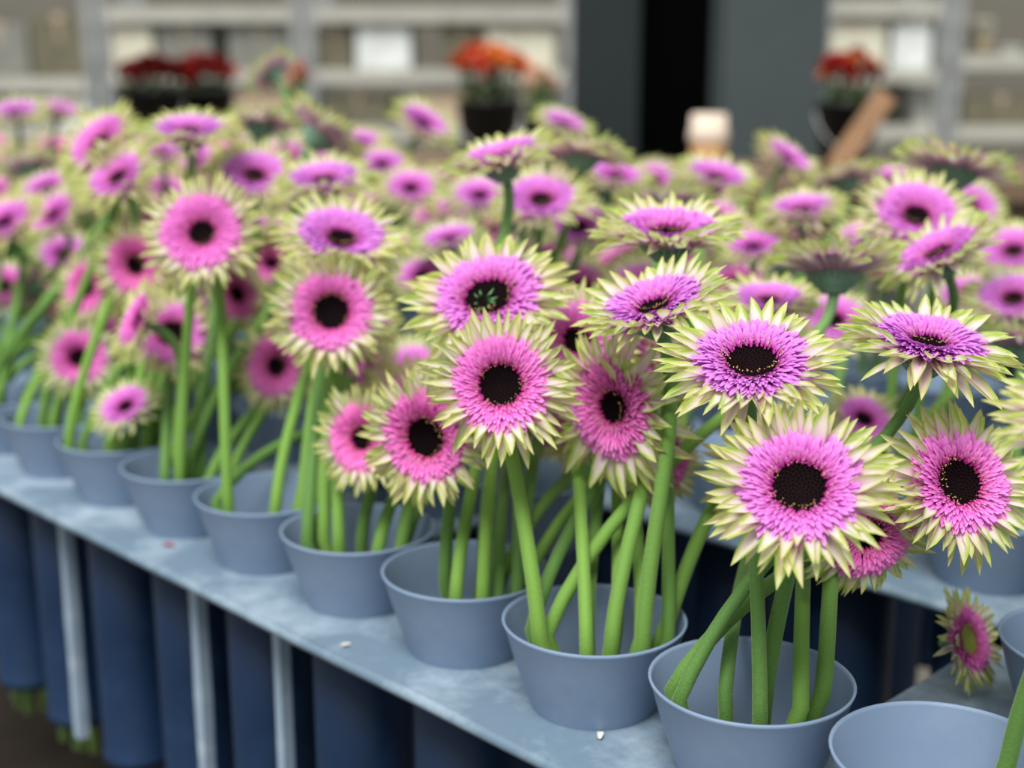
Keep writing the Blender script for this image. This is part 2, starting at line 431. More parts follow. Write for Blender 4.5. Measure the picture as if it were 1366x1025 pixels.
def gerbera(P, N, scale, label, group, base, rim, seed, detail, hue=.3, droop=0, long_=0, sprout=False, withered=False, neck=None, big=False, own=None):
    rr = random.Random(seed); R = FLOWER_R * scale
    root = empty('gerbera', base)
    tag(root, label, 'flower', group)
    zax = N.normalized(); xax = zax.orthogonal().normalized(); yax = zax.cross(xax)
    rot = Matrix((xax, yax, zax)).transposed().to_4x4() @ RZ(rr.uniform(0, 6.28))
    H = T(P - base) @ rot @ SC(R, R, R)
    calyx_bottom = P - zax * .35 * R
    pts = stem_curve(base, rim, calyx_bottom, zax, rr, neck)
    r0 = rr.uniform(.0034, .0042) * (1 if not withered else .7)
    b = MB(); n = len(pts); b.tube([p - base for p in pts], [r0 * (1.05 - .22 * k / n) for k in range(n)], 10)
    ob('stem', b.mesh('stem', MT['stem']), root)
    ob('calyx', CALYX, root, H @ SC(.88, .88, 1))
    o = ob('inner_florets', (INNER if big else INNER_SM)[rr.randrange(4)] if detail else INNER_LO[rr.randrange(3)], root, H); o['hue'] = hue; o['kind'] = 'stuff'
    es = 1 if big else .77
    ob('eye', EYE_G if withered else EYE, root, H @ SC(es, es, es))
    if detail:
        o = ob('pollen', POLLEN[rr.randrange(2)], root, H @ SC(es, es, 1 if big else .9)); o['kind'] = 'stuff'
        pm = petal_mats(rr, rot, droop, long_, 14 if N.dot(FW) > .05 else 0)
        for A, e, B, k in part_petals(pm, T(base) @ H, own) if own else pm: ob('petal', PETALS[k], root, H @ A @ RY(-e) @ B)
    else:
        rs = rr.randrange(6); pm = petal_mats(random.Random(rs), Matrix.Identity(4), 0, 0); p2 = part_petals(pm, T(base) @ H, own)
        changed = len(p2) != len(pm) or any(x[1] != y[1] for x, y in zip(pm, p2))
        o = ob('petal_ring', ring_mesh(rs, p2) if changed else RINGS[rs], root, H); o['kind'] = 'stuff'
    if sprout: ob('sprout', SPROUT, root, T(P - base) @ Matrix((RT, UP, -FW)).transposed().to_4x4() @ SC(R, R, R) @ T((0, 0, .08)))
    return root

def head_frame(px, py, D, asp, phi, k):
    z = FPX * 2 * FLOWER_R * k / D
    P = at(px, py, z); d = ray(px, py).normalized()
    r_ = (RT - d * RT.dot(d)).normalized(); u_ = r_.cross(d); s_ = math.sqrt(1 - asp * asp); ph = math.radians(phi)
    return P, (r_ * math.cos(ph) + u_ * math.sin(ph)) * s_ - d * asp, z

# x, y of the disc, outer diameter px, aspect (negative: seen from behind), image direction of the face normal (deg, 90 = up), size factor, label
FL = [
(1066,652,272,.90, 90,1.00,'largest pink gerbera facing the viewer, in front of the right-hand cup'),
(1158,712,205,.72,-50,.86,'pink gerbera half hidden behind the lower right of the largest bloom'),
(1277,645,236,.80, 25,.98,'maroon-eyed pink gerbera at the right edge, beside the largest bloom'),
(1003,487,262,.62, 88,1.03,'wide pink gerbera tilted up with gold-specked eye, just above the largest bloom'),
(668,515,216,.98, 90,.95,'round pink gerbera facing straight out at the centre of the picture'),
(820,543,226,.74,195,1.04,'lopsided pink gerbera with long lower petals, right of the central round bloom'),
(878,618,140,.80,-45,.70,'pink gerbera peeping out behind the lower petals of the lopsided bloom'),
(873,412,232,.42,108,1.02,'flat-tilted violet gerbera with upturned white rear petals above the lopsided bloom'),
(652,400,240,.70,104,1.15,'violet gerbera with green sprouts in its eye, behind the central round bloom'),
(570,583,204,.86,205,.97,'pink gerbera turned left, tucked under the left side of the central bloom'),
(484,585,156,.86,185,.82,'pink gerbera mostly hidden behind the left-turned bloom over the middle cups'),
(442,417,180,.98, 95,.97,'pale-fringed pink gerbera facing out, left of the central round bloom'),
(455,320,190,.60, 82,1.06,'pink gerbera tilted up right behind the pale-fringed facing bloom'),
(270,312,178,.90,125,1.03,'vivid magenta gerbera facing out, largest of the left-hand blooms'),
(370,489,136,.88,180,.88,'pink gerbera partly covered by the lower left of the pale-fringed bloom'),
(230,447,140,.92, 90,.92,'shaded deep pink gerbera with black eye below the vivid magenta bloom'),
(186,428,128,.30,155,.79,'gerbera turned edge-on to the left with its stem crossing the shaded bloom'),
(105,478,120,.98, 90,.86,'small round pink gerbera facing out at the left, above the far cups'),
(168,543,108,.62,120,.72,'drooping pink gerbera hanging lowest at the left over a grey cup'),
(182,354,132,.86,200,.90,'soft pink gerbera turned left behind the vivid magenta bloom'),
(118,385,112,.70,175,.85,'blurred pink gerbera with white petals above the small round left bloom'),
(40,382,80,-.40,150,.66,'single lime-edged bloom seen from behind above the leftmost stems'),
(135,192,142,.50,133,1.0,'upper of two slanted oval gerberas at the upper left'),
(158,238,132,.50,125,.90,'lower of two slanted oval gerberas at the upper left, with a dark eye'),
(253,176,146,.30, 92,1.02,'flat upturned purple gerbera right of the two slanted oval blooms'),
(348,165,118,-.32, 85,.92,'gerbera seen from below with dark green calyx, upper left skyline'),
(362,96,84,-.50,135,.82,'topmost gerbera at the upper left, seen from behind against the trolleys'),
(340,236,146,.60, 88,1.04,'blurred pale-fringed gerbera peeping over the vivid magenta bloom'),
(433,242,156,.34, 95,1.06,'flat upturned purple gerbera behind the tilted bloom left of centre'),
(428,178,136,-.25, 50,1.0,'gerbera leaning right with dark calyx below the upper left skyline'),
(565,165,110,.40, 60,.98,'pale green blurred gerbera rising before the grey trolley shelves'),
(510,220,96,.50, 90,.85,'small blurred pink gerbera behind the flat purple bloom left of centre'),
(548,252,104,.60, 90,.88,'blurred pink gerbera left of the bloom balanced edge-on'),
(600,320,116,.36,100,.88,'low flat pink gerbera behind the green-sprouted violet bloom'),
(562,368,104,.60,110,.80,'pale petals of a gerbera squeezed between the pale-fringed and violet blooms'),
(668,212,178,.20,106,1.04,'gerbera balanced almost edge-on showing purple top, left of the bare-stemmed bloom'),
(776,205,146,-.19, 86,.98,'gerbera seen from below on a long bare green stem'),
(752,166,98,.30, 70,.92,'small blurred gerbera behind the bare-stemmed bloom'),
(722,268,150,.60, 90,.98,'shaded magenta gerbera beneath the bloom balanced edge-on'),
(772,304,124,.62, 95,.88,'pink gerbera behind the long bare green stem'),
(890,312,222,.33, 88,1.10,'broad flat violet gerbera with curled front petals, centre right'),
(885,276,150,-.22, 90,1.0,'lime fan of petals standing up behind the broad flat violet bloom'),
(955,238,132,.36, 78,1.02,'glowing purple gerbera in front of the grey pillar'),
(822,236,112,.40, 80,.92,'purple gerbera right behind the bloom on the bare stem'),
(1070,281,136,.32, 95,1.0,'flat purple gerbera behind the upturned bloom on the thick green stem'),
(1050,212,112,.28, 55,.98,'lime and white gerbera leaning right at the foot of the grey pillar'),
(1128,236,116,-.20,100,.96,'yellow-green gerbera back between the pillar foot and the right skyline bloom'),
(1275,222,182,-.20, 80,1.15,'large gerbera seen from below, highest at the right'),
(1222,289,176,.70, 78,1.04,'pink gerbera with small black eye under the highest right-hand bloom'),
(1252,340,186,.36,116,1.00,'slanted violet gerbera below the bloom with small black eye'),
(1113,358,202,-.14, 90,1.06,'lime gerbera seen from the side with broad green calyx on a thick stem'),
(1025,403,158,.36, 88,.90,'dark purple gerbera tucked between the broad flat and gold-specked blooms'),
(1155,318,104,.45, 90,.82,'small pink gerbera peeking over the side-on lime bloom'),
(1238,460,246,.36, 78,1.04,'large violet gerbera tipped to show its grey-green calyx and underside'),
(1290,395,112,.62,100,.80,'small violet gerbera behind the tipped violet bloom'),
(1352,400,150,.60, 92,.98,'purple gerbera cut by the right edge beside the tipped bloom'),
(1352,336,134,.62, 95,.98,'purple gerbera at the right edge below the highest right-hand bloom'),
(1368,462,136,-.20, 80,.78,'lime petal fan cut off at the right edge'),
(1152,560,116,.70, 60,.68,'shaded purple gerbera glimpsed between the largest and the tipped blooms'),
(6,298,124,.50,122,.98,'pink gerbera cut by the left edge'),
(72,288,112,.46,132,.94,'slanted pink gerbera near the left edge, below the two oval blooms'),
(22,150,94,.32, 95,.95,'faint purple gerbera at the far upper left corner of the crowd'),
(78,148,84,.30, 80,.95,'faint lime gerbera in the far row at upper left'),
(42,222,98,-.40, 90,.95,'blurred gerbera from below with green calyx at the left'),
(62,250,96,.40,110,.90,'blurred whitish pink gerbera above the slanted one near the left edge'),
(318,392,116,.72,200,.82,'deep red-pink gerbera in shade between the vivid magenta and pale-fringed blooms'),
(256,412,106,.70, 90,.76,'deep magenta gerbera in shade right under the vivid magenta bloom'),
(640,262,112,.50, 90,.90,'shaded magenta gerbera lower left of the bloom balanced edge-on'),
(1005,330,118,.40, 92,.86,'shaded violet gerbera right of the broad flat violet bloom'),
(700,300,110,-.25, 80,.82,'yellow-green petal fan above the green-sprouted violet bloom'),
(1185,240,110,.30, 85,1.0,'blurred lime gerbera behind the highest right-hand bloom'),
(480,190,92,.35, 90,.95,'blurred lilac gerbera on the far skyline left of centre'),
(215,205,100,.40,100,.90,'blurred gerbera squeezed between the oval and flat upturned blooms'),
]

EXTRA = {3: dict(droop=12), 5: dict(droop=18, long_=.25), 7: dict(droop=-22), 8: dict(sprout=True), 40: dict(droop=-38), 35: dict(droop=-20), 53: dict(droop=30, long_=.15), 1: dict(droop=10)}
heads = []
for i, (px, py, D, asp, phi, k, lab) in enumerate(FL):
    P, N, z = head_frame(px, py, D, asp, phi, k)
    heads.append(dict(P=P, N=N, z=z, px=px, py=py, D=D, k=k, lab=lab, i=i, fill=False))
def best_cup(P):
    j = 0 if P.y < .19 else min(4, 1 + int((P.y - .19) / ROWY))
    n = round((row_off(j) - P.x) / PITCHX)
    if j == 0: n = max(1, n)
    if j == 1 and n in (1, 2, 3): j, n = (2, n) if P.y > .26 else (0, n)
    return j, n
for h in heads: h['cup'] = best_cup(h['P'])
taken = {}                               # stems already standing: cup -> list of rim points
stems = []                               # sampled stems that already stand: (owner, points)
def fine(pts):
    a = np.array([tuple(p) for p in pts]); k = np.linspace(0, len(a) - 1, 3 * len(a) - 2)
    return np.stack([np.interp(k, np.arange(len(a)), a[:, i]) for i in range(3)], 1)
def in_head(pts, h):
    """how many stem points run through a head: its flat top and its calyx"""
    R = FLOWER_R * h['k']; N = np.array(h['N']); d = pts - np.array(h['P']); a = d @ N; r = np.linalg.norm(d - a[:, None] * N, axis=1)
    return int((((a > -.16 * R - .004) & (a < .18 * R + .004) & (r < .62 * R + .004)) | ((a <= -.1 * R) & (a > -.36 * R - .004) & (r < .34 * R + .004))).sum())
def disc_pts(h):
    x_ = np.array(h['N'].orthogonal().normalized()); y_ = np.cross(np.array(h['N']), x_); R = FLOWER_R * h['k']; th = np.linspace(0, 6.283, 17)[:-1]
    ring = np.outer(np.cos(th), x_) + np.outer(np.sin(th), y_); N = np.array(h['N']); P = np.array(h['P'])
    return np.concatenate([P + ring * .56 * R, P + ring * .3 * R + N * .05 * R, P + ring * .3 * R - N * .15 * R, P + ring * .12 * R - N * .33 * R])
def near(P, d=.26): return [h for h in heads if abs(h['P'].x - P.x) < d and abs(h['P'].y - P.y) < d + .04]
def hits(pts, me, P): return sum(in_head(pts, h) for h in near(P) if h is not me)
def touches(pts, P):
    q = [s_ for o_, s_ in stems if abs(s_[0, 0] - P.x) < .16 and abs(s_[0, 1] - P.y) < .2]
    if not q: return 0
    q = np.concatenate(q); d = np.linalg.norm(pts[::2, None] - q[None], axis=2).min(1)
    return int((d < .0072).sum())
hfw = Vector((FW.x, FW.y, 0)).normalized()
rr = random.Random(77)
def plan(h, depth_bias, tw=1.0):
    j, n = h['cup']; c = cup_pos(j, n); best = None
    lat0 = max(-.9, min(.9, (h['P'] - c).dot(RT) / .07))
    for q in range(34):
        lat = rr.uniform(-.95, .95); dep = depth_bias + rr.uniform(-.45, .45)
        o = RT * lat * .040 - hfw * max(-1, min(1, dep)) * math.sqrt(max(.05, 1 - lat * lat)) * .040
        if o.length > .040: o = o.normalized() * .040
        rim = c + o - Vector((0, 0, .004)); bot = c + o * .5 - Vector((0, 0, .24 if n < 8 else .292 + .012 * math.sin(q * 7)))
        pts = stem_curve(bot, rim, h['P'] - h['N'] * .35 * FLOWER_R * h['k'], h['N'], rr, c + o * .56)[4:-1]; pts = fine(pts)
        crowd = sum(1 for r_ in taken.get((j, n), []) if (r_ - rim).length < .0105)
        s_ = hits(pts, h, c) * 6 + crowd * 2 + min(6, touches(pts, c)) * tw + abs(lat - lat0) * 1.5
        if best is None or s_ < best[0]: best = (s_, rim, bot, pts)
    return best
def settle(h, bias):
    s_, h['rim'], h['bot'], p_ = plan(h, bias, 3.0); stems.append((h, p_)); taken.setdefault(h['cup'], []).append(h['rim']); return s_
for h in heads: settle(h, .65 if h['cup'][0] == 0 else 0.1)
# blooms that fill the crowd behind the ones that show whole
def try_fill(j, n, hz, dy, dx, P=None, N=None, K=None):
    c = cup_pos(j, n); behind = P is not None; P = P or Vector((c.x + dx, c.y + dy, RIM + hz)); px, py, z = project(P)
    if not (-60 < px < (1750 if n < 1 else 1430)) or z < .6: return False
    if py < (180 if px < 480 else 232): return False
    for h in heads:
        d = (h['P'] - P).length
        if d < (.024 if K else .036 if behind else .047 if h['fill'] else .056): return False
        if behind and not h['fill'] and z < h['z'] + .012 and math.hypot(px - h['px'], py - h['py']) < .40 * h['D'] + (56 if not K else 60 * K) / z: return False
        if not behind and not h['fill'] and z < h['z'] + .03 and math.hypot(px - h['px'], py - h['py']) < .5 * h['D'] + 62 / z: return False
    if py > (650 if behind else 545): return False
    toc = (CAM - P); toc.z = 0; toc.normalize()
    N = N or (Vector((0, 0, 1)) + toc * rr.uniform(.1, 1.0) + Vector((rr.uniform(-.45, .45), rr.uniform(-.45, .45), 0))).normalized()
    h = dict(P=P, N=N, z=z, px=px, py=py, D=FPX * .085 / z, k=K or rr.uniform(.85, 1.0), i=1000 + len(heads), fill=True, cup=(j, n))
    if any(in_head(p_, h) for o_, p_ in stems if abs(p_[0, 0] - P.x) < .26 and abs(p_[0, 1] - P.y) < .3): return False
    dp = disc_pts(h)
    for o_ in heads:
        if (o_['P'] - P).length < .075 and (in_head(dp, o_) or in_head(disc_pts(o_), h)): return False
    s_, rim, bot, p_ = plan(h, .55 if j == 0 else 0)
    if s_ >= (4.5 if j == 0 else 3.2): return False
    stems.append((h, p_))
    h['rim'], h['bot'] = rim, bot; taken.setdefault((j, n), []).append(rim); heads.append(h); return True
shown = [h for h in heads if not h['fill']]
for n in (1, 2, 3, 4, 5, 6, 7, 8, 9, 10):     # blooms tucked against the ones that show: their stems crowd the front cups
    c = cup_pos(0, n); own = [h for h in shown if (h['P'] - c).xy.length < .15]
    for _ in range(420):
        if len(taken.get((0, n), [])) >= 12 or not own: break
        h = rr.choice(own); th = rr.uniform(0, 6.283); x_ = h['N'].orthogonal().normalized(); y_ = h['N'].cross(x_)
        P = h['P'] - h['N'] * rr.uniform(.012, .05) + (x_ * math.cos(th) + y_ * math.sin(th)) * rr.uniform(.0, .05) + hfw * rr.uniform(0, .07)
        qx, qy, qz = project(P)
        if qy + 68 / qz > h['py'] + .5 * h['D']: continue
        if P.z - RIM > .045 and -.03 < P.y < .15 and abs(P.x - c.x) < .085: try_fill(0, n, 0, 0, 0, P, (h['N'] + Vector((rr.uniform(-.25, .25), rr.uniform(-.25, .25), rr.uniform(0, .3)))).normalized())
for n in (1, 2, 5, 6, 3, 4, 7, 8, 9):          # smaller, younger blooms deeper down
    c = cup_pos(0, n); own = [h for h in shown if (h['P'] - c).xy.length < .2]
    for _ in range(1500):
        if len(taken.get((0, n), [])) >= 12 or not own: break
        P = Vector((c.x + rr.uniform(-.1, .1), rr.uniform(-.03, .19), RIM + rr.uniform(.045, .18))); qx, qy, qz = project(P); K = rr.uniform(.55, .75)
        cov = [h for h in own if h['z'] < qz - .012 and math.hypot(h['px'] - qx, h['py'] - qy) < .3 * h['D']]
        if not cov: continue
        try_fill(0, n, 0, 0, 0, P, (cov[0]['N'] + Vector((rr.uniform(-.5, .5), rr.uniform(-.5, .5), rr.uniform(0, .6)))).normalized(), K)
for n in range(1, 11):
    for _ in range(120):
        if len(taken.get((0, n), [])) >= 10: break
        try_fill(0, n, rr.uniform(.05, .17), rr.uniform(.02, .15), rr.uniform(-.055, .055))
for j in range(1, 5):
    for n in range(-2, 18):
        if j == 1 and n in (1, 2, 3): continue
        want = len(taken.get((j, n), [])) + (6 if j == 1 and n < 1 else 4 if n < 1 else 3 if j < 3 else 2)
        for _ in range(40 if j == 1 and n < 1 else 14):
            if len(taken.get((j, n), [])) >= want: break
            try_fill(j, n, rr.uniform(.09, .185), rr.uniform(-.07, .09), rr.uniform(-.05, .05))
for cp in sorted(set(taken) | {(1, 0), (1, -1)}):
    if cp not in cups: make_cup(*cp)
def relax(pts, rmax, dmin):
    q = [Vector(p) for p in pts]
    for it in range(120):
        for a in range(len(q)):
            for e in range(a):
                d = q[a] - q[e]; L = d.length
                if L < dmin: d = d / L if L > 1e-6 else Vector((1, 0)); q[a] += d * (dmin - L) * .5; q[e] -= d * (dmin - L) * .5
        for p in q:
            if p.length > rmax: p *= rmax / p.length
    return q
for cp in sorted(taken):                      # stems stand side by side in the sleeve, none through another
    hs = [h for h in heads if h['cup'] == cp]; c = cup_pos(*cp)
    for h, p, r_ in zip(hs, relax([(h['rim'] - c).xy * .56 for h in hs], .0255, .0084), relax([(h['rim'] - c).xy for h in hs], .0405, .0088)):
        h['neck'] = Vector((c.x + p.x, c.y + p.y, 0)); h['bot'] = Vector((c.x + p.x, c.y + p.y, h['bot'].z)); h['rim'] = Vector((c.x + r_.x, c.y + r_.y, h['rim'].z))
kept = []
for h in sorted(heads, key=lambda h: h['fill']):       # a filling bloom whose stem would cut another stem or head is left out
    h['pts'] = fine(stem_curve(h['bot'], h['rim'], h['P'] - h['N'] * .35 * FLOWER_R * h['k'], h['N'], rr, h['neck'])[2:])
    if h['fill']:
        nb = [o['pts'] for o in kept if (o['P'] - h['P']).length < .3]; lo, hi = h['pts'].min(0) - .01, h['pts'].max(0) + .01
        nb = np.concatenate(nb); nb = nb[((nb > lo) & (nb < hi)).all(1)]
        if len(nb) and np.linalg.norm(h['pts'][:, None] - nb[None], axis=2).min() < .0083: continue
        if any(in_head(h['pts'][:-3], o) for o in kept if (o['P'] - h['P']).length < .25) or any(in_head(o['pts'][:-3], h) for o in kept if (o['P'] - h['P']).length < .25): continue
    kept.append(h)
heads[:] = kept
from mathutils.kdtree import KDTree
STEMID = []; STEMKD = KDTree(sum(len(h['pts']) for h in heads))
for q, h in enumerate(heads):
    h['id'] = q
    for p in h['pts']: STEMKD.insert(p, len(STEMID)); STEMID.append(q)
STEMKD.balance()
ANCH = {0: 'largest bloom', 2: 'maroon-eyed bloom', 3: 'gold-specked bloom', 4: 'central round bloom', 5: 'lopsided bloom', 7: 'flat-tilted violet bloom', 8: 'green-sprouted bloom', 9: 'left-turned bloom',
        11: 'pale-fringed bloom', 13: 'vivid magenta bloom', 15: 'shaded black-eyed bloom', 17: 'small round left bloom', 22: 'upper slanted oval bloom', 24: 'flat upper-left bloom', 28: 'flat purple bloom', 30: 'pale green skyline bloom',
        35: 'edge-on bloom', 36: 'bare-stemmed bloom', 40: 'broad flat violet bloom', 42: 'glowing purple bloom', 44: 'flat bloom near the pillar', 47: 'highest right-hand bloom', 48: 'small black-eyed bloom', 50: 'side-on lime bloom', 53: 'tipped violet bloom', 55: 'right-edge bloom', 59: 'left-edge bloom'}
DIRS = ['right of', 'upper right of', 'above', 'upper left of', 'left of', 'lower left of', 'below', 'lower right of']
for h in heads:
    if not h['fill']: continue
    a = min(ANCH, key=lambda i: math.hypot(heads[i]['px'] - h['px'], heads[i]['py'] - h['py'])); A = heads[a]
    dx, dy = h['px'] - A['px'], A['py'] - h['py']; q = round(math.atan2(dy, dx) / (math.pi / 4)) % 8; ds = math.hypot(dx, dy) / A['D']
    h['lab'] = 'half-hidden gerbera %s %s the %s' % ('close' if ds < .45 else 'just' if ds < .8 else 'well', DIRS[q], ANCH[a])
for lab in sorted({h['lab'] for h in heads if h['fill']}):
    same = sorted((h for h in heads if h['lab'] == lab), key=lambda h: h['px']); m = len(same)
    if m > 1:
        for q, h in enumerate(same): h['lab'] = lab.replace('half-hidden ', '') + ', ' + ('leftmost' if q == 0 else 'rightmost' if q == m - 1 else ORD[q] + ' from left') + ' of ' + 'two three four five six seven eight nine ten eleven twelve thirteen fourteen fifteen sixteen'.split()[m - 2]
for h in heads:
    if h['fill']:
        gerbera(h['P'], h['N'], h['k'], h['lab'], 'gerberas deep in the crowd', h['bot'], h['rim'], h['i'], False, rr.uniform(.1, .8), neck=h['neck'], own=h)
    else:
        hue = min(1, max(0, (h['N'].z - .2) * 1.4)) * .8 + rr.uniform(0, .14)  # heads facing up turn violet: skylight painted into the colour, plus random tone
        gerbera(h['P'], h['N'], h['k'], h['lab'], 'gerberas in the cups', h['bot'], h['rim'], h['i'] + 1, h['D'] >= 130, hue, neck=h['neck'], own=h, big=h['i'] in (0, 2, 3, 4, 8, 9, 11, 15), **EXTRA.get(h['i'], {}))

# the lone stem in the nearly empty front cup, its bloom out of the picture to the right
c = cup_pos(0, 0)
P, N, z = head_frame(1470, 560, 300, .6, 90, 1.0)
gerbera(P, N, 1.0, 'single gerbera stem leaning right out of the nearly empty front cup', 'gerberas in the cups', c + RT * .013 - Vector((0, 0, .24)), c + RT * .026 - Vector((0, 0, .004)), 501, True, .4, neck=c + RT * .014)
# the fallen bloom lying on its edge on the second tray
P, N, z = head_frame(1288, 858, 148, .50, 8, .70)
P.z = PLATE + .0295
base = Vector((P.x - .019, P.y + .046, PLATE + .004)); rim = base.lerp(P, .35); rim.z = PLATE + .005
gerbera(P, N, .70, 'withered gerbera lying on its side on the second tray, lower right', None, base, rim, 502, True, .15, 0, 0, False, True, big=True)

def on_plate(px, py, h=0.0):
    r_ = ray(px, py); return CAM + r_ * ((PLATE + h - CAM.z) / r_.z)
for px, py, s_, a, mt, lab in ((217, 727, .010, .6, plain('dried_petal', srgb(150, 60, 66), .7), 'tiny dried red petal by the base of a left-hand front cup'),
                               (800, 986, .009, 2.2, plain('white_petal', srgb(230, 226, 214), .7), 'white scrap of petal at the foot of the cup left of the largest bloom'),
                               (455, 862, .007, 1.2, plain('pale_petal', srgb(224, 220, 206), .7), 'tiny white petal scrap on the front tray edge')):
    me = PETALS[2].copy(); me.materials[0] = mt; P = on_plate(px, py, .0012)
    o = ob('fallen_petal', me, None, T(P) @ RZ(a) @ SC(s_, s_ * 1.6, s_)); tag(o, lab, 'petal', 'petal scraps on the front tray')

# ------------------------------------------------------------------ trolley that carries the trays
mgal = plain('galvanised_steel', srgb(150, 152, 150), .45, .2, 30, .5)
mdark = plain('dark_steel', srgb(54, 56, 58), .6, .2, 12)
t = empty('tray_rack', Vector(((X0 + X1) / 2, .35, 0)))
tag(t, 'steel rack whose end rails carry the cup trays', 'rack')
for x in (X0 + .02, X1 - .02):
    b = MB(); b.box(-.018, .018, -.45, .45, PLATE - .044, PLATE - .0078); ob('rail', b.mesh('rail', mdark, False), t, T((x - (X0 + X1) / 2, 0, 0)))
    for y in (-.43, .43):
        b = MB(); b.box(-.018, .018, -.018, .018, 0, PLATE - .044); ob('leg', b.mesh('leg', mdark, False), t, T((x - (X0 + X1) / 2, y, 0)))
b = MB(); b.box((X0 - X1) / 2 + .04, (X1 - X0) / 2 - .04, -.42, .42, .30, .33); ob('lower_shelf', b.mesh('lower_shelf', plain('brown_board', srgb(46, 38, 30), .8, .3, 8), False), t)

# ------------------------------------------------------------------ the hall behind, built in the hall frame (hx right, hy away, z up)
def hx(px, hy):                       # sideways position of a pixel column at distance hy
    d = ray(px, 100); d2 = Vector((d.dot(RT), d.dot(Vector((FW.x, FW.y, 0)).normalized()), 0)); return hy * d2.x / d2.y
def hz(py, hy):                       # height of a pixel row at distance hy
    d = ray(683, py); return CAM.z + hy * d.z / d.dot(Vector((FW.x, FW.y, 0)).normalized())
def hall_empty(name, x, y, z, rz=0): return empty(name, HALL @ T((x, y, z)) @ RZ(rz))
mwood = plain('brown_wood', srgb(112, 92, 74), .7, .3, 9)
def table(x0, x1, y0, y1, h, label):
    t = hall_empty('display_table', (x0 + x1) / 2, (y0 + y1) / 2, 0); tag(t, label, 'table', 'display tables in the hall')
    w, d = (x1 - x0) / 2, (y1 - y0) / 2; n = 5
    for k in range(n):
        a = -d + 2 * d * k / n; b = MB(); b.box(-w, w, a + .003, a + 2 * d / n - .003, h - .03, h); ob('plank', b.mesh('plank', mwood, False), t)
    for sx in (-1, 1):
        for sy in (-1, 1): b = MB(); b.box(sx * (w - .04) - .025, sx * (w - .04) + .025, sy * (d - .04) - .025, sy * (d - .04) + .025, 0, h - .03); ob('leg', b.mesh('leg', mdark, False), t)
    for sy in (-1, 1): b = MB(); b.box(-w + .065, w - .065, sy * (d - .04) - .012, sy * (d - .04) + .012, h - .12, h - .03); ob('apron', b.mesh('apron', mwood, False), t)
TH = .95
table(-1.15, .16, 2.45, 3.05, TH, 'long brown plank table carrying the orange and red bunches')
table(.20, 1.05, 2.20, 2.75, TH, 'shorter brown plank table in front of the dark pillars')

# pillars with a dark opening between
mpil = plain('pillar_grey', srgb(68, 77, 77), .6, .08, 5)
def pillar(pa, pb, hy, label, mat):
    xa, xb = hx(pa, hy), hx(pb, hy); p = hall_empty('steel_pillar', (xa + xb) / 2, hy, 0); tag(p, label, 'pillar', 'steel pillars of the hall'); w = (xb - xa) / 2
    b = MB(); b.box(-w, w, -.006, .006, .02, 2.6); ob('front_flange', b.mesh('flange', mat, False), p)
    b = MB(); b.box(-w, w, .18, .192, .02, 2.6); ob('rear_flange', b.mesh('flange', mat, False), p)
    b = MB(); b.box(-.006, .006, .006, .18, .02, 2.6); ob('web', b.mesh('web', mat, False), p)
    b = MB(); b.box(-w - .03, w + .03, -.04, .23, 0, .02); ob('base_plate', b.mesh('base_plate', mat, False), p)
pillar(768, 852, 3.3, 'dark grey steel pillar left of the black opening', plain('pillar_dark', srgb(34, 43, 43), .6, .08, 5))
pillar(964, 1101, 3.2, 'lighter grey steel pillar right of the black opening', mpil)
xa, xb = hx(835, 3.75), hx(985, 3.75)
c_ = hall_empty('cool_box', (xa + xb) / 2, 3.95, 0); tag(c_, 'tall black cabinet standing open between the two pillars', 'cabinet')
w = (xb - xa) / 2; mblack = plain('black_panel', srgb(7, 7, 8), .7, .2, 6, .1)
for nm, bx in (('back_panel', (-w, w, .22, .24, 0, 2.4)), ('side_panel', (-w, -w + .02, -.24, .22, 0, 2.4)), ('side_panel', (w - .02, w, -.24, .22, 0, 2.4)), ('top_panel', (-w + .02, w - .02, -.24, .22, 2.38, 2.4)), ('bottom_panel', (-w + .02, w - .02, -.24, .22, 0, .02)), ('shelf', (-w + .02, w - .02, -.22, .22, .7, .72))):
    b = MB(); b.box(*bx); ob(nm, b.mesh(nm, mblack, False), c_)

# paper cup on the short table
x, y = hx(948, 2.45), 2.45
p = hall_empty('paper_cup', x, y, TH); tag(p, 'tan paper cup with cream top standing before the grey pillar', 'cup')
zt = hz(152, y) - TH; zm = zt - .045
b = MB(); b.lathe([(.001, 0), (.026, 0), (.033, zm), (.030, zm), (.024, .004), (.001, .004)], 24); ob('body', b.mesh('body', plain('tan_paper', srgb(206, 158, 112), .7)), p)
b = MB(); b.lathe([(.034, zm - .004), (.036, zm), (.036, zm + .012), (.033, zm + .016), (.031, zt), (.001, zt)], 24); ob('lid', b.mesh('lid', plain('cream_lid', srgb(222, 204, 184), .6)), p)

# flower bunches in buckets
def blossom_mesh(mat, seed, n=14):
    rr = random.Random(seed); b = MB()
    for i in range(n):
        th = i * GOLD; el = 1.35 * (1 - i / n) ; M = RZ(th) @ RY(-el) ; L = .9; w = .34
        b.add([(0, 0, 0), (L * .6, -w, .10), (L * .6, w, .10), (L, -w * .4, -.02), (L, w * .4, -.02)], [(0, 1, 2), (1, 3, 4, 2)], None, M)
    b.lathe([(.001, .35), (.25, .25), (.3, .05), (.12, -.25), (.001, -.3)], 10)
    return b.mesh('blossom', mat)
def leaf_mesh(mat):
    b = MB(); b.add([(0, 0, 0), (.4, -.22, .06), (.4, .22, .06), (.45, 0, 0), (1, 0, -.12)], [(0, 1, 3), (0, 3, 2), (1, 4, 3), (3, 4, 2)]); return b.mesh('leaf', mat)
LEAF = leaf_mesh(plain('leaf_green', srgb(66, 98, 34), .6, .3, 9)); MLEAFSTEM = plain('bunch_stems', srgb(70, 96, 40), .6)
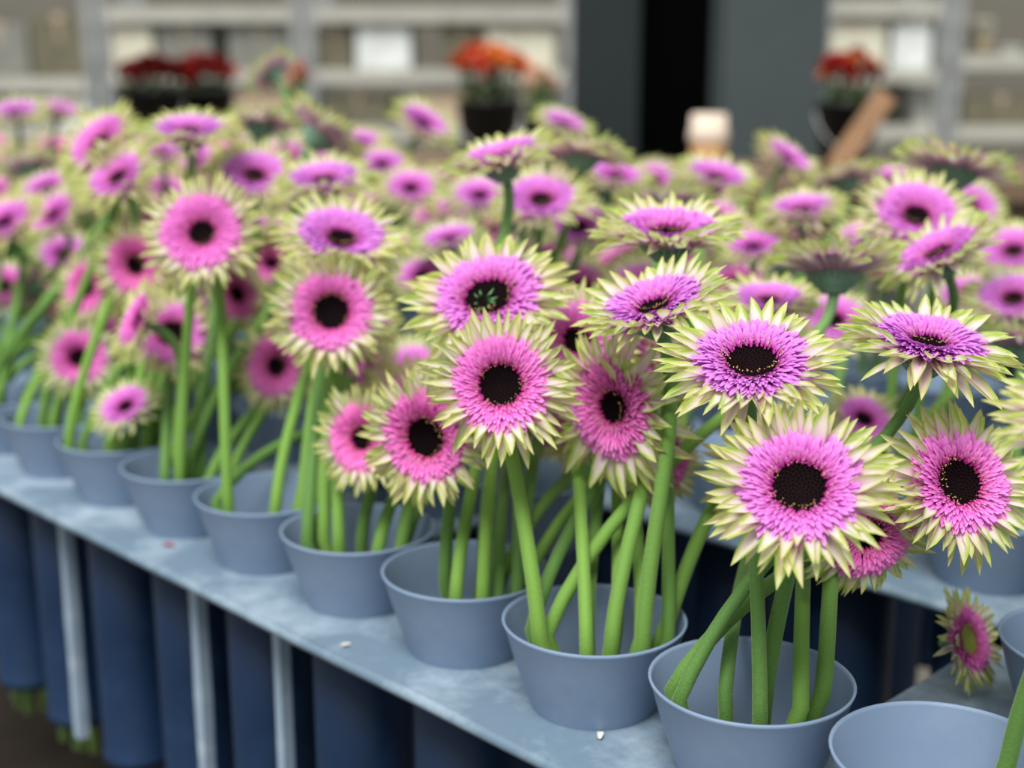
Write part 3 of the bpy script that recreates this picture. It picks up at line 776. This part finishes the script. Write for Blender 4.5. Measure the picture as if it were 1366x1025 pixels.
mbucket = plain('black_bucket', srgb(14, 16, 18), .5, .2, 9)
def bunch(pxc, hy, wpx, ytop, ybot, bucket_top, mats, label, blabel, bmat=mbucket, nb=16, seed=1, zbase=TH):
    rr = random.Random(seed); x = hx(pxc, hy); R = wpx / 2 * hy / FPX; zt = hz(ytop, hy); zb = hz(ybot, hy); zk = hz(bucket_top, hy)
    k = hall_empty('flower_bucket', x, hy, zbase); tag(k, blabel, 'bucket', 'buckets in the hall'); h = zk - zbase; rb = min(R * .92, .062 if R < .08 else .075)
    b = MB(); b.lathe([(.001, 0), (rb * .8, 0), (rb, h), (rb * 1.06, h), (rb * 1.06, h + .008), (rb * .96, h + .008), (rb * .77, .005), (.001, .005)], 28); ob('body', b.mesh('bucket', bmat), k)
    b = MB(); pts = [(rb * 1.07 * math.cos(a), -.0, h - .01 - abs(math.sin(a)) * .07) for a in [math.pi * i / 12 for i in range(13)]]
    b.tube([(p[0], -rb * .95 * math.sin(math.pi * i / 12) * 1.12, p[2]) for i, p in enumerate(pts)], [.002] * 13, 6); ob('handle', b.mesh('handle', mgal), k)
    f = hall_empty('flower_bunch', x, hy, zbase + .008); tag(f, label, 'flowers', 'flower bunches in the hall')
    z0 = zbase + .008; b = MB()
    for i in range(nb):
        th = i * GOLD; r = R * .9 * math.sqrt((i + .5) / nb); hgt = zb + (zt - zb) * (1 - (r / R) ** 2 * .8) * rr.uniform(.75, 1) - z0
        top = Vector((r * math.cos(th), r * math.sin(th), hgt)); bs = Vector((rb * .6 * math.cos(th) * r / R, rb * .6 * math.sin(th) * r / R, 0))
        b.tube([bs, bs.lerp(top, .5) , top], [.003] * 3, 5)
        s_ = R * .44
        ob('blossom', BL[mats[i % len(mats)]], f, T(top) @ RX(rr.uniform(-.4, .4)) @ RY(rr.uniform(-.4, .4)) @ SC(s_, s_, s_ * .9))
    ob('stems', b.mesh('stems', MLEAFSTEM), f)['kind'] = 'stuff'
    for i in range(26):
        th = i * GOLD; r = R * rr.uniform(.4, .85); z = zk - z0 + (zb - zk) * rr.uniform(.15, 1); s_ = R * rr.uniform(.45, .7)
        ob('leaf', LEAF, f, T((r * math.cos(th) * .6, r * math.sin(th) * .6, z)) @ RZ(th) @ RY(-rr.uniform(.1, .9)) @ SC(s_, s_, s_))
BL = {k: blossom_mesh(plain('blossom_' + k, c, .6, .25, 30), i) for i, (k, c) in enumerate(dict(orange=srgb(206, 92, 30), red=srgb(160, 24, 14), dark_red=srgb(112, 18, 16), coral=srgb(222, 110, 84), peach=srgb(226, 186, 156), amber=srgb(214, 120, 50)).items())}
bunch(652, 2.7, 104, 66, 112, 140, ['orange', 'orange', 'amber', 'coral'], 'bright orange flower bunch in a black bucket, centre back', 'black bucket under the bright orange bunch', seed=3)
bunch(200, 2.72, 92, 82, 118, 126, ['dark_red'], 'left one of two dark red flower bunches behind the crowd', 'black bucket under the left dark red bunch', seed=4)
bunch(270, 2.86, 92, 82, 118, 126, ['dark_red', 'red'], 'right one of two dark red flower bunches behind the crowd', 'black bucket under the right dark red bunch', seed=5)
bunch(396, 2.62, 40, 84, 128, 160, ['coral'], 'small coral bunch beside the topmost gerbera', 'narrow black bucket with the small coral bunch', seed=6, nb=8)
bunch(1134, 2.55, 88, 66, 128, 142, ['red', 'red', 'amber'], 'scarlet flower bunch right of the lighter pillar', 'black bucket under the scarlet bunch', seed=7)
bunch(720, 2.9, 50, 92, 130, 150, ['peach'], 'pale peach bunch right of the orange one', 'black bucket under the pale peach bunch', seed=8, nb=9)
# slanted board leaning on the scarlet bucket
bx_, by_ = hx(1172, 2.42), 2.42
za, zb_ = hz(196, by_), hz(124, by_)
o = hall_empty('cardboard_sleeve', bx_, by_, TH); tag(o, 'tan cardboard sheet leaning aslant before the scarlet bunch', 'cardboard')
L = (zb_ - TH) / math.cos(math.radians(33)); Mb = RY(math.radians(33)) @ T((0, 0, 0))
b = MB(); b.box(-.017, .017, -.003, .003, .008, L, Mb); ob('sheet', b.mesh('sheet', plain('tan_card', srgb(168, 132, 100), .8), False), o, T((-.075, 0, 0)))
b = MB(); b.box(.017, .021, -.003, .012, .008, L, Mb); ob('folded_flap', b.mesh('flap', plain('tan_card_edge', srgb(170, 132, 98), .8), False), o, T((-.075, 0, 0)))

# plant trolleys further back with boxes and pails on their shelves
MBOX = [plain('box_' + n_, c, .75, .12, 12) for n_, c in (('cream', srgb(222, 218, 196)), ('grey', srgb(134, 134, 126)), ('white', srgb(232, 236, 232)), ('khaki', srgb(112, 108, 88)), ('buff', srgb(204, 180, 150)), ('dark', srgb(70, 70, 60)))]
BOXN = ['cream', 'grey', 'white', 'khaki', 'buff', 'dark']
def trolley(x0, x1, y, shelves, label, depth=.5):
    t = hall_empty('plant_trolley', (x0 + x1) / 2, y, 0); tag(t, label, 'trolley', 'plant trolleys at the back'); w = (x1 - x0) / 2
    for sx in (-1, 1):
        for sy in (0, depth):
            b = MB(); b.box(-.02, .02, -.015, .015, .10, 1.85); ob('post', b.mesh('post', mgal, False), t, T((sx * (w - .02), sy, 0)))
            b = MB(); b.lathe([(.012, -.018), (.05, -.018), (.05, .018), (.012, .018)], 16, T((sx * (w - .06), sy, .05)) @ RX(math.pi / 2), True); ob('wheel', b.mesh('wheel', mdark), t)
    b = MB(); b.box(-w + .04, w - .04, -.02, depth + .02, .08, .13); ob('base', b.mesh('base', mgal, False), t)
    for z in shelves:
        b = MB(); b.box(-w + .04, w - .04, -.02, depth + .02, z - .05, z); ob('shelf', b.mesh('shelf', plain('shelf_ply', srgb(186, 184, 172), .7, .1, 6), False), t)
    return t
def carton(pa, pb, ytop, y, z, mi, label, d=.3):
    xa, xb = hx(pa, y), hx(pb, y); h = hz(ytop, y) - z; w = (xb - xa) / 2
    if z == s3: h = min(h, s2 - .03 - .05 - .01 - z)
    elif z == s2: h = min(h, s1 + .01 - .05 - .01 - z)
    o = hall_empty('carton', (xa + xb) / 2, y + d / 2 + .01, z); tag(o, label, 'box', 'cartons on the trolleys')
    b = MB(); b.box(-w, w, -d / 2, d / 2, 0, h); ob('body', b.mesh('body', MBOX[mi], False), o)
    b = MB(); b.box(-.02, .02, -d / 2 - .001, d / 2 + .001, h, h + .001); b.box(-.02, .02, -d / 2 - .001, -d / 2, h * .6, h); ob('tape', b.mesh('tape', MBOX[4], False), o)
    for s_ in (-1, 1): b = MB(); b.box(s_ * w * .5 - w * .46, s_ * w * .5 + w * .46, -d / 2 - .003, -d / 2, h * .08, h * .92); ob('panel', b.mesh('panel', MBOX[mi], False), o)
def pail(pc, wpx, ytop, y, z, mi, label):
    x = hx(pc, y); R = wpx / 2 * y / FPX; h = hz(ytop, y) - z
    o = hall_empty('pail', x, y + R + .02, z); tag(o, label, 'bucket', 'pails on the trolleys')
    b = MB(); b.lathe([(.001, 0), (R * .8, 0), (R * .96, h * .9), (R, h * .9), (R, h), (R * .93, h), (R * .77, .006), (.001, .006)], 24); ob('body', b.mesh('body', MBOX[mi]), o)
    b = MB(); b.tube([(R * math.cos(a), -R * .9 * math.sin(a) - .004, h * .9 - .3 * h * math.sin(a)) for a in [math.pi * i / 10 for i in range(11)]], [.003] * 11, 6); ob('handle', b.mesh('handle', mgal), o)
YT = 5.0
s1, s2, s3 = hz(14, YT) , hz(92, YT), hz(168, YT)
trolley(hx(-160, YT), hx(130, YT), YT, [.5, s3, s2 - .03], 'plant trolley at the far left with leaning grey boxes')
trolley(hx(135, YT), hx(404, YT), YT, [.5, s3, s2, s1 + .01], 'plant trolley behind the dark red bunches')
trolley(hx(408, YT), hx(768, YT), YT, [.5, s3, s2, s1 + .01], 'wide plant trolley behind the orange bunch')
trolley(hx(1090, YT), hx(1262, YT), YT, [.5, s3, s2, s1 + .03], 'plant trolley right of the lighter pillar')
trolley(hx(1266, YT), hx(1470, YT), YT, [.5, s3, s2 + .05], 'plant trolley at the far right')
for a in [
    (-40, 40, 30, s2 - .03, 1, 'grey carton at the far left end of the trolleys'), (44, 118, 20, s2 - .03, 3, 'khaki carton left of the cream one'),
    (-30, 60, 108, s3, 3, 'khaki carton low on the far left trolley'), (64, 118, 100, s3, 2, 'white carton low beside the khaki one at left'),
    (146, 205, 20, s2, 0, 'bright cream carton upright on the trolley at left'), (212, 285, 34, s2, 1, 'grey carton next to the bright cream one'), (305, 385, 36, s2, 1, 'grey carton behind the topmost gerbera'),
    (150, 250, 110, s3, 1, 'grey carton behind the left dark red bunch'), (270, 385, 120, s3, 4, 'buff carton behind the coral bunch'),
    (425, 470, 36, s2, 3, 'khaki carton left of the white one on the wide trolley'), (476, 548, 32, s2, 2, 'white carton in the middle of the wide trolley'), (590, 640, 30, s2, 3, 'khaki carton above the orange bunch'), (650, 740, 32, s2, 0, 'cream carton left of the dark pillar'),
    (430, 520, 118, s3, 3, 'khaki carton low on the wide trolley'), (560, 640, 120, s3, 4, 'buff carton low behind the orange bunch'), (660, 745, 112, s3, 1, 'grey carton low beside the dark pillar'),
    (1106, 1180, 30, s2, 0, 'cream carton above the scarlet bunch'), (1190, 1240, 16, s2, 2, 'white tall carton on the right trolley'), (1293, 1332, 60, s2 + .05, 3, 'khaki carton on the far right trolley'),
    (1110, 1170, 120, s3, 1, 'grey carton low behind the scarlet bunch'), (1268, 1290, 30, s2 + .05, 5, 'narrow dark carton on the far right trolley'), (1290, 1390, 128, s3, 3, 'grey carton low on the far right trolley')]:
    carton(a[0], a[1], a[2], YT, a[3], a[4], a[5])
pail(1243, 34, 124, YT, s3, 2, 'round white pail low on the right trolley'); pail(1200, 30, 112, YT, s3, 5, 'dark pail beside the round white pail')
pail(1352, 34, 62, YT, s2 + .05, 2, 'white pail at the right end of the far right trolley'); pail(1312, 26, 26, YT, hz(60, YT) + .002, 0, 'cream pail on top of the khaki carton at right')
